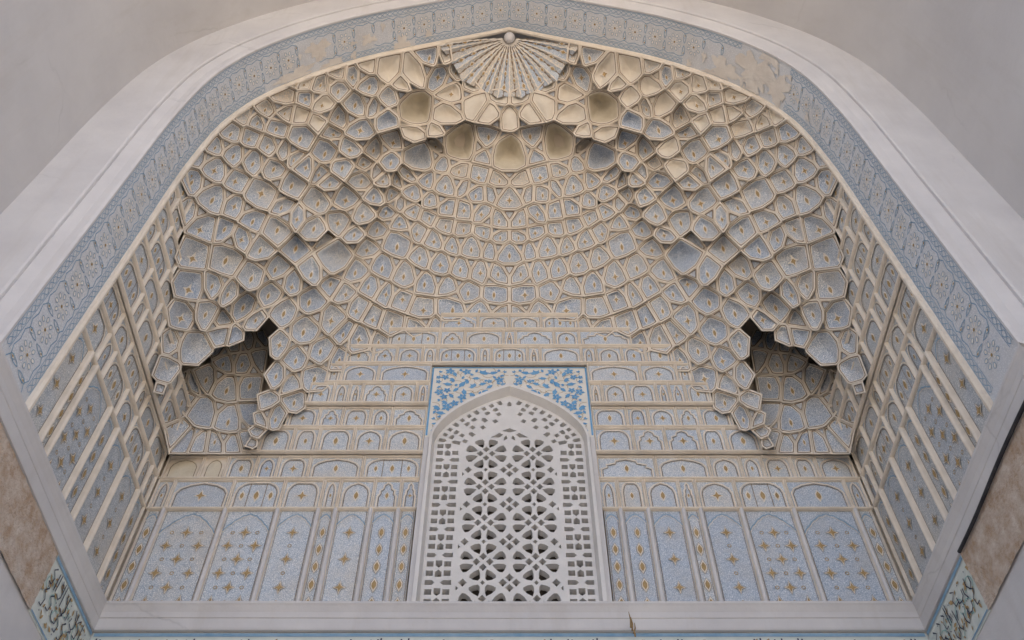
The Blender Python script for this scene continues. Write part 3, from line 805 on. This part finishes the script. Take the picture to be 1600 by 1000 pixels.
for sx in (-1, 1):
    x0, x1 = sorted((sx * 3.9, sx * 1.36)); mb.box(x0, x1, YB + .085, YB + .5, SILL - .2, 13.9, 'rib')
    x0, x1 = sorted((sx * 5.9, sx * 3.902)); mb.box(x0, x1, YB + .085, YB + .5, SILL - .2, 10.18, 'rib')
mb.box(-1.358, 1.358, YB + .085, YB + .5, 12.2, 13.9, 'rib'); mb.build('masonry_core', back)

YD = ([7, 9.9, 10.1, 10.8, 11.5, 12.5, 13.57, 14.5, 15.5], [9.98, 9.98, 8.85, 8.6, 8.3, 7.58, 7.33, 6.9, 6.6])
SZ = [TZ[795], TZ[748], TZ[711], TZ[672], TZ[640], TZ[607], TZ[577], TZ[550], TZ[524], 13.85, 14.5]
SRIB = [6.64, 7.12, 7.34, 8.05, 8.42, 8.98, 9.6, 9.98]
for sx, nm in ((-1, 'left'), (1, 'right')):
    sw = new_empty('side_wall', (sx * HW, 8.3, SILL), nm + ' side wall of slanting grey blue panels between the arch and the corner hollow', 'wall')
    smap = (lambda x, z, d, sx=sx: (sx * (HW - d), x, z)); smap2 = (lambda x, z, d, sx=sx: (sx * (HW - .07 - d), x, z))
    for a, c_ in zip(SRIB[:-1], SRIB[1:]): wall_panel(smap, a + .03, c_ - .03, SILL, SZ[0] - .008, sw, 'side', tall=True, rib=.006)
    for a in SRIB[1:-1]:
        mb = MB(); rws = []
        for t in np.linspace(0, math.pi, 7): rws.append([(sx * (HW - .06 * math.sin(t) + .02), a + .036 * math.cos(t), z) for z in (SILL, SZ[0] - .006)])
        mb.grid(rws, 'rib'); mb.build('vertical_rib', sw)
    for n_, (za, zc) in enumerate(zip(SZ[:-1], SZ[1:])):
        y1 = min(9.98, float(np.interp((za + zc) / 2, *YD)) - .17)
        if za < 10.9: y1 = 9.94
        ys = [6.64]; stp = [.62, .30, .66, .5, .7, .28, .6]; q = n_ * 2
        while ys[-1] < y1 - .2: ys.append(min(ys[-1] + stp[q % 7], y1)); q += 1
        if len(ys) > 2 and ys[-1] - ys[-2] < .16: ys.pop(-2)
        for a, c_ in zip(ys[:-1], ys[1:]): wall_panel(smap if za < 9.9 else smap2, a + .002, c_ - .002, za + .014, zc - .014, sw, 'side', style='flat' if c_ - a > .5 else 'point', rib=.017)
        mb = MB(); rws = []
        for t in np.linspace(-.2, math.pi + .2, 8): rws.append([(sx * (HW - (.07 if za > 9.9 else 0) - .045 * math.sin(t) + .02), y, za + .024 * math.cos(t)) for y in (6.62, y1)])
        mb.grid(rws, 'rib'); mb.build('tier_moulding', sw)
    mb = MB(); x0, x1 = sorted((sx * (HW + .085), sx * (HW + .5))); mb.box(x0, x1, YF - .1, 8.6, SILL - .2, 15.2, 'rib'); mb.box(x0, x1, 8.602, YB + .08, SILL - .2, 10.18, 'rib'); mb.build('masonry_core', sw)

# ------------------------------------------------------------------ lattice window
win = new_empty('lattice_window', (0, YB, SILL), 'pointed window with white pierced plaster lattice below blue floral spandrel', 'window')
WZ0, WSP, WTOP, WHW = SILL, 10.52, 11.66, 1.18
def win_arch(hw, top, spring, n=14):
    """left springing to right springing over a pointed top"""
    tb = [(0, 1), (.14, .97), (.28, .90), (.43, .79), (.58, .65), (.73, .47), (.87, .25), (1, 0)]
    bb = np.linspace(0, 1, n) ** .9
    L = [(-hw * float(np.interp(q, [e[0] for e in tb], [e[1] for e in tb])), spring + (top - spring) * q) for q in bb]
    return L + [(-x, z) for x, z in L[-2::-1]]
def curve_plate(name, loops, y, thick, mat, parent):
    cu = bpy.data.curves.new(name, 'CURVE'); cu.dimensions = '2D'; cu.fill_mode = 'BOTH'; cu.extrude = thick / 2
    for lp in loops:
        s = cu.splines.new('POLY'); s.points.add(len(lp) - 1); s.use_cyclic_u = True
        for k, (x, z) in enumerate(lp): s.points[k].co = (x, z, 0, 1)
    ob = bpy.data.objects.new(name, cu); col.objects.link(ob)
    dg = bpy.context.evaluated_depsgraph_get(); me = bpy.data.meshes.new_from_object(ob.evaluated_get(dg))
    bpy.data.objects.remove(ob); bpy.data.curves.remove(cu)
    off = parent.matrix_basis.translation
    for v in me.vertices: x, z, e = v.co; v.co = (x - off.x, y + e - off.y, z - off.z)
    me.materials.clear(); me.materials.append(M[mat]); me.name = name
    o = bpy.data.objects.new(name, me); col.objects.link(o); o.parent = parent; return o
outl = [(-WHW, WZ0)] + win_arch(WHW, WTOP, WSP) + [(WHW, WZ0)]
holes = []
def house(c, w_, h, t, ang=0, up=1):
    """square hole with one pointed end"""
    q = [(-w_ / 2, -h / 2 * up), (w_ / 2, -h / 2 * up), (w_ / 2, up * h * .18), (0, up * h / 2), (-w_ / 2, up * h * .18)] if t == 'h' else \
        ([(-w_ / 2, -h / 2), (w_ / 2, -h / 2), (w_ / 2, h / 2), (-w_ / 2, h / 2)] if t == 's' else
         [(-w_ / 2, -h / 2), (w_ * .25, -h / 2), (w_ / 2, 0), (w_ * .25, h / 2), (-w_ / 2, h / 2)] if t == 'r' else
         [(w_ / 2, -h / 2), (-w_ * .25, -h / 2), (-w_ / 2, 0), (-w_ * .25, h / 2), (w_ / 2, h / 2)])
    ca, sa = math.cos(ang), math.sin(ang)
    return [(c[0] + a * ca - b_ * sa, c[1] + a * sa + b_ * ca) for a, b_ in q]
PER = .154
def border_path(inner):
    """path up the left jamb and over the arch, offset inwards by inner"""
    pth = [(-WHW, WZ0 - .1)] + [(-WHW, z) for z in np.linspace(WZ0, WSP, 20)] + win_arch(WHW, WTOP, WSP)[1:14]
    p = np.array(pth); t = np.gradient(p, axis=0); n = np.stack([t[:, 1], -t[:, 0]], 1); n /= np.linalg.norm(n, axis=1)[:, None]
    return p + n * inner
base = border_path(0); BL = np.r_[0, np.cumsum(np.hypot(*np.diff(base, axis=0).T))]
cols = [(.095, border_path(.095)), (.215, border_path(.215)), (.335, border_path(.335)), (.46, border_path(.45))]
def at_path(p, s):
    x = np.interp(s, BL, p[:, 0]); z = np.interp(s, BL, p[:, 1]); x2 = np.interp(s + .02, BL, p[:, 0]); z2 = np.interp(s + .02, BL, p[:, 1])
    return (x, z), math.atan2(z2 - z, x2 - x) - math.pi / 2
s = .17; r = 0
while s < BL[-1] - .10:
    curved = s > BL[21] + .05; sc = 1.0
    k3 = r % 3
    for ci, (of, pth) in enumerate(cols):
        c, an = at_path(pth, s)
        if ci == 3 and (not curved or r % 2 or s > BL[-1] - .35): continue
        if curved and ci == 2 and r % 2 == 0 and s < BL[-1] - .5: continue
        if abs(c[0]) < .11: continue
        if k3 == 0:
            if ci in (1, 3) and not (ci == 3 and curved): continue
            w_ = (.13 if ci == 0 else .15) if not curved else .11
            hl = house((c[0] + (.012 if ci == 0 else -.012) * math.cos(an), c[1] + (.012 if ci == 0 else -.012) * math.sin(an)), w_, .078, 'r' if ci == 0 else 'l', an)
        elif ci == 1: hl = house(c, .092 if not curved else .075, .122 if not curved else .10, 'h', an, 1 if k3 == 1 else -1)
        else: hl = house(c, .095 if not curved else .075, .09 if not curved else .072, 's', an)
        holes.append(hl); holes.append([(-a, b_) for a, b_ in hl])
    s += PER; r += 1
holes.append([(-.035, WTOP - .20), (0, WTOP - .15), (.035, WTOP - .20), (.035, WTOP - .27), (-.035, WTOP - .27)])
def petal(c, an, r0, r1, wd):
    ca, sa = math.cos(an), math.sin(an); q = [(r0, 0), (r0 + .35 * (r1 - r0), wd * .62), (r0 + .75 * (r1 - r0), wd), (r1, wd * .85), (r1 + .012, 0), (r1, -wd * .85), (r0 + .75 * (r1 - r0), -wd), (r0 + .35 * (r1 - r0), -wd * .62)]
    return [(c[0] + a * ca - b_ * sa, c[1] + a * sa + b_ * ca) for a, b_ in q]
def diamond(c, r): return [(c[0] - r, c[1]), (c[0], c[1] - r * 1.15), (c[0] + r, c[1]), (c[0], c[1] + r * 1.15)]
CX0, CZ0, CDZ = .362, 10.28, .70
for k in range(5):
    cz = CZ0 - k * CDZ
    for sx in (-1, 1):
        c = (sx * CX0, cz)
        for a in range(8):
            an = math.pi / 8 + a * math.pi / 4
            hl = petal(c, an, .138, .318, .076)
            if min(q[1] for q in hl) > WZ0 + .03: holes.append(hl)
        for dx, dz in ((.092, 0), (-.092, 0), (0, .092), (0, -.092)):
            if cz + dz > WZ0 + .09: holes.append(diamond((c[0] + dx, c[1] + dz), .055))
    zc = cz - CDZ / 2
    if zc > WZ0 + .15:
        for dx, dz in ((.09, 0), (-.09, 0), (0, .085), (0, -.085)): holes.append(diamond((dx, zc + dz), .058))
        for sx in (-1, 1):
            holes.append(diamond((sx * .63, zc), .058)); holes.append([(sx * .72, zc - .13), (sx * .685, zc - .09), (sx * .72, zc - .05)])
            holes.append(diamond((sx * CX0, zc), .034))
for sx in (-1, 1):
    holes.append([(sx * .30, 10.64), (sx * .16, 10.64), (sx * .10, 10.71), (sx * .16, 10.75)])
    holes.append([(sx * .09, 10.57), (sx * .03, 10.62), (sx * .05, 10.69), (sx * .085, 10.65)])
holes.append([(-.12, 10.79), (0, 10.76), (.12, 10.79), (0, 10.86)])
def apart(a, c_, gap=.014):
    for p, q in ((a, c_), (c_, a)):
        sg = 1 if area2(p) > 0 else -1
        for k in range(len(p)):
            x0, y0 = p[k]; x1, y1 = p[(k + 1) % len(p)]; ex, ey = (x1 - x0), (y1 - y0); l = math.hypot(ex, ey)
            if l < 1e-6: continue
            nx, ny = sg * ey / l, -sg * ex / l
            if min(nx * (u - x0) + ny * (v - y0) for u, v in q) > gap: return True
    return False
def inside_arch(h):
    for x, z in h:
        za = np.interp(abs(x), [-q[0] for q in win_arch(WHW, WTOP, WSP)[:14]][::-1], [q[1] for q in win_arch(WHW, WTOP, WSP)[:14]][::-1])
        if z > za - .04 or z < WZ0 + .01 or abs(x) > WHW - .03: return False
    return True
kept = []
for h in sorted(holes, key=lambda h: -abs(area2(h))):
    if inside_arch(h) and all(apart(h, k) for k in kept if abs(h[0][0] - k[0][0]) < .6 and abs(h[0][1] - k[0][1]) < .6): kept.append(h)
curve_plate('pierced_lattice', [outl] + kept, YB + .10, .12, 'grille', win)
# jamb and arch reveal
mb = MB(); o1 = [(-WHW, 7.40)] + win_arch(WHW, WTOP, WSP) + [(WHW, 7.40)]; o2 = [(-WHW - .03, 7.40)] + win_arch(WHW + .03, WTOP + .05, WSP) + [(WHW + .03, 7.40)]
o3 = [(-WHW - .085, 7.40)] + win_arch(WHW + .07, WTOP + .11, WSP) + [(WHW + .085, 7.40)]
mb.grid([[(x, YB + .16, z) for x, z in o1], [(x, YB + .04, z) for x, z in o1], [(x, YB - .13, z) for x, z in o2], [(x, YB - .14, z) for x, z in o3], [(x, YB - .06, z) for x, z in o3]], 'grille', smooth=False); mb.build('arch_reveal', win)
for sx in (-1, 1):
    mb = MB(); x0, x1 = sorted((sx * (WHW + .082), sx * 1.335)); mb.box(x0, x1, YB - .09, YB + .06, WZ0, WSP - .0, 'white'); mb.build('jamb_strip', win)
mb = MB(); mb.box(-1.3, 1.3, YB + .42, YB + .5, SILL - .1, 12.1, 'dark'); mb.build('inner_shade', win)  # near-black slab: the dim room's shade is put into its colour
# spandrel
sp_l = [(-1.335, WSP + .003), (-WHW - .072, WSP + .003)] + [(x, z) for x, z in win_arch(WHW + .072, WTOP + .112, WSP)[1:-1]] + [(WHW + .072, WSP + .003), (1.335, WSP + .003), (1.335, TZ[577] - .03), (-1.335, TZ[577] - .03)]
sp = curve_plate('spandrel_panel', [sp_l], YB - .03, .08, 'spandrel', win)
fl = MB(); smap2 = lambda x, z: (x, YB - .0755, z); smap3 = lambda x, z: (x, YB - .0745, z)
LEAFN = [0]
def leaf(c, an, l, wd, mat='cobalt', f=None):
    LEAFN[0] += 1; f = lambda x, z, q=LEAFN[0] * .00002: (x, YB - .0765 - q, z)
    ca, sa = math.cos(an), math.sin(an); q = [(-.5, 0), (-.25, .75), (.1, 1), (.2, .45), (.5, 0), (.2, -.45), (.1, -1), (-.25, -.75)]
    poly(fl, [(c[0] + a * l * ca - b_ * wd * sa, c[1] + a * l * sa + b_ * wd * ca) for a, b_ in q], mat, f)
arcx = win_arch(WHW + .072, WTOP + .112, WSP)
FR = random.Random(5); placed = []
ztop = TZ[577] - .05
for _ in range(2500):
    x = FR.uniform(.03, 1.27); z = FR.uniform(WSP + .12, ztop - .05)
    za = float(np.interp(x, [-q[0] for q in arcx[:14]][::-1], [q[1] for q in arcx[:14]][::-1]))
    rr = FR.choice([.115, .10, .085, .06])
    if z - rr < za + .02 or x + rr > 1.29 or z + rr > ztop or any(math.hypot(x - a, z - b_) < rr * .66 + c * .66 for a, b_, c in placed) or x < rr: continue
    placed.append((x, z, rr)); an = FR.uniform(0, 6.28); kind_ = FR.random()
    for sx in (1, -1):
        aa = an if sx > 0 else math.pi - an; c = (sx * x, z)
        if kind_ < .35:
            for q in range(3 if rr > .06 else 2):
                a2 = aa + sx * (q - 1) * .9; leaf((c[0] + .45 * rr * math.cos(a2), c[1] + .45 * rr * math.sin(a2)), a2, rr * 1.15, rr * .34)
        elif kind_ < .65:
            for q in range(5):
                a2 = aa + q * 2 * math.pi / 5; leaf((c[0] + .5 * rr * math.cos(a2), c[1] + .5 * rr * math.sin(a2)), a2, rr * .9, rr * .27)
        else: leaf(c, aa, rr * 1.8, rr * .42)
        ribbon(fl, [(c[0] + rr * t * math.cos(aa + sx * t), c[1] + rr * t * math.sin(aa + sx * t)) for t in np.linspace(-1.6, 0, 6)], .008, 'gold', smap3)
for a, c_ in (((-1.31, WSP + .05), (-1.31, ztop)), ((1.31, WSP + .05), (1.31, ztop)), ((-1.31, ztop), (1.31, ztop))): ribbon(fl, [a, c_], .03, 'cobalt', smap2)
ribbon(fl, [(x * 1.012, z + .02) for x, z in arcx[1:-1]], .024, 'cobalt', smap3)
fl.build('painted_flowers', sp)

# ------------------------------------------------------------------ cornice and lower walls
cor = new_empty('cornice', (0, YB, 6.95), 'white moulded cornice ledge running round three walls below the blue panels', 'cornice')
SEC = [(.0, 7.36), (.13, 7.405), (.145, 7.395), (.145, 7.365), (.125, 7.34), (.085, 7.27), (.07, 7.20), (.055, 7.192), (.055, 7.182), (.066, 7.176), (.055, 7.06), (.045, 7.035), (0, 7.03)]
def u_path(d): return [(-HW + d * .6, YO - .1), (-HW + d * .6, YB - d), (HW - d * .6, YB - d), (HW - d * .6, YO - .1)]
for a, nm in ((0, 'left'), (1, 'rear'), (2, 'right')):
    mb = MB(); rws = []
    for d, z in SEC:
        p = u_path(d); s_, e_ = p[a], p[a + 1]
        rws.append([(s_[0] + (e_[0] - s_[0]) * t, s_[1] + (e_[1] - s_[1]) * t, z + .004 * math.sin(7 * t + a) ) for t in np.linspace(0, 1, 13)])
    mb.grid(rws, 'white', smooth=False); mb.build('cornice_run', cor)
low = new_empty('lower_wall', (0, YB, GROUND), 'plain white plaster walls of the portal below the inscription band', 'wall')
mb = MB(); mb.box(-5.9, 5.9, YB + .015, YB + .5, GROUND, 7.25, 'white'); mb.build('rear_face', low)
for sx in (-1, 1):
    x0, x1 = sorted((sx * (HW + .015), sx * (HW + .5))); mb = MB(); mb.box(x0, x1, YO + .31, YB + .01, GROUND, 7.25, 'white'); mb.build('side_face', low)

FZ0, FZ1 = 6.24, 7.025
GR = random.Random(21)
def inscription(mapf, x0, x1, mb):
    """tall pen strokes with bowls and dots over ochre leaves on green vines"""
    L = lambda d: (lambda a, b_: mapf(a, b_, d))
    ribbon(mb, [(x0, FZ1 - .035), (x1, FZ1 - .035)], .05, 'blue', L(.006)); ribbon(mb, [(x0, FZ0 + .03), (x1, FZ0 + .03)], .02, 'blue', L(.006))
    x = x0 + .1
    while x < x1 - .1:
        r_ = GR.uniform(.10, .17); zc = GR.uniform(FZ0 + .2, FZ1 - .3)
        ribbon(mb, [(x + r_ * (1 - t * .8) * math.cos(6 * t), zc + r_ * (1 - t * .8) * math.sin(6 * t)) for t in np.linspace(0, 1, 16)], .012, 'teal', L(.006))
        for _ in range(9):
            c = np.array([x + GR.uniform(-.12, .12), GR.uniform(FZ0 + .08, FZ1 - .12)]); an = GR.uniform(0, 6.28); l = GR.uniform(.03, .05)
            poly(mb, almond(c, l, np.array([math.cos(an), math.sin(an)])), 'gold', L(.008 + .0003 * _))
        x += .2
    k = 0
    for tier in (0, 1):
        x = x0 + .05
        while x < x1 - .1:
            g_ = GR.choice('aalubrsdd'); q_ = GR.uniform(.55, .72); zt = FZ1 - .085 - tier * .24 - GR.uniform(0, .03); zl = zt - .24 * GR.uniform(.9, 1.15)
            if g_ == 'a': st = [[(0, 0), (.012, 1)]]
            elif g_ == 'l': st = [[(.20, 1), (.19, .22), (.12, 0), (0, .12)], [(.06, .95), (.15, .55)]]
            elif g_ == 'u': st = [[(.18, .6), (.19, .2), (.1, -.12), (0, .05), (0, .4)]]
            elif g_ == 'b': st = [[(0, .4), (.02, .1), (.12, 0), (.24, .08), (.26, .45)]]
            elif g_ == 'r': st = [[(.1, .4), (.1, .1), (.02, -.2)]]
            elif g_ == 's': st = [[(.24, .4), (.2, .1), (.17, .4), (.13, .1), (.08, .4), (.06, -.1), (0, 0)]]
            else: st = [[(.14, .9), (.02, .65), (.16, .4), (.12, 0), (0, 0)]]
            for q in st: ribbon(mb, [(x + a_ * q_, zl + (zt - zl) * b_) for a_, b_ in q], .019, 'navy', L(.012 + .0004 * (k % 5)))
            for _ in range(GR.choice((0, 1, 2))):
                c = (x + .04 + .035 * _, zl + (zt - zl) * GR.choice((-.2, .75))); poly(mb, [(c[0] - .012, c[1]), (c[0], c[1] - .012), (c[0] + .012, c[1]), (c[0], c[1] + .012)], 'navy', L(.0148))
            x += {'a': .05, 'r': .09}.get(g_, .165); k += 1
fr = new_empty('inscription_frieze', (0, YB, FZ0), 'inscription band of dark lettering over ochre leaves just under the cornice', 'frieze')
mb = MB(); fmap = lambda x, z, d: (x, YB + .003 - d, z); mb.box(-5.27, 5.27, YB + .006, YB + .014, FZ0, FZ1, 'frieze'); inscription(fmap, -5.25, 5.25, mb); mb.build('rear_lettering', fr)
for sx in (-1, 1):
    fmap = lambda y, z, d, sx=sx: (sx * (HW + .012 - d), y if sx < 0 else y, z)
    x0, x1 = sorted((sx * (HW + .002), sx * (HW + .014)))
    mb = MB(); mb.box(x0, x1, 8.48, YB - .0, FZ0, FZ1, 'frieze'); inscription(lambda y, z, d, sx=sx: (sx * (HW - .001 - d), y, z), 8.5, 9.98, mb); mb.build('side_lettering', fr)
    mb = MB(); rws = []
    for z in np.linspace(FZ0, FZ1, 16): rws.append([(sx * (HW - .006 - .012 * abs(math.sin(y * 17 + z * 23) * math.sin(z * 31 + y * 7))), y, z) for y in np.linspace(YO + .02, 8.478, 60)])
    mb.grid(rws, 'worn'); mb.build('worn_stretch', fr)

mb = MB(); pth = [Vector((HW - .05, y, 7.0 + .012 * math.sin(y * 3))) for y in np.linspace(5.8, 8.42, 20)]  # thin black rod along the lower edge of the right cornice
rws = [[(p.x + .022 * math.cos(q), p.y, p.z + .022 * math.sin(q)) for q in np.linspace(0, 2 * math.pi, 8, endpoint=False)] for p in pth]
mb.grid(rws, 'rod', True); mb.build('dark_rod', label='black cable running under the right hand cornice above the worn brown band', cat='rod')
tw = MB()
for k in range(4):
    a = Vector((1.52 + .012 * k, YB - .17 - .01 * k, 6.98 - .05 * k)); c_ = a + Vector((GR.uniform(-.03, .03), -.02, .22 - .04 * k))
    rws = [[(q.x + r_ * math.cos(t), q.y + r_ * math.sin(t), q.z) for t in np.linspace(0, 2 * math.pi, 6, endpoint=False)] for q, r_ in ((a, .012), (a.lerp(c_, .5) + Vector((.012, 0, 0)), .010), (c_, .003))]
    tw.grid(rws, 'straw', True)
tw.build('straw_wisp', label='wisp of dry straw stuck on the cornice right of the window', cat='straw')
print('niches', npaint, 'fillers', len(tris), 'objects', len(scene.objects))
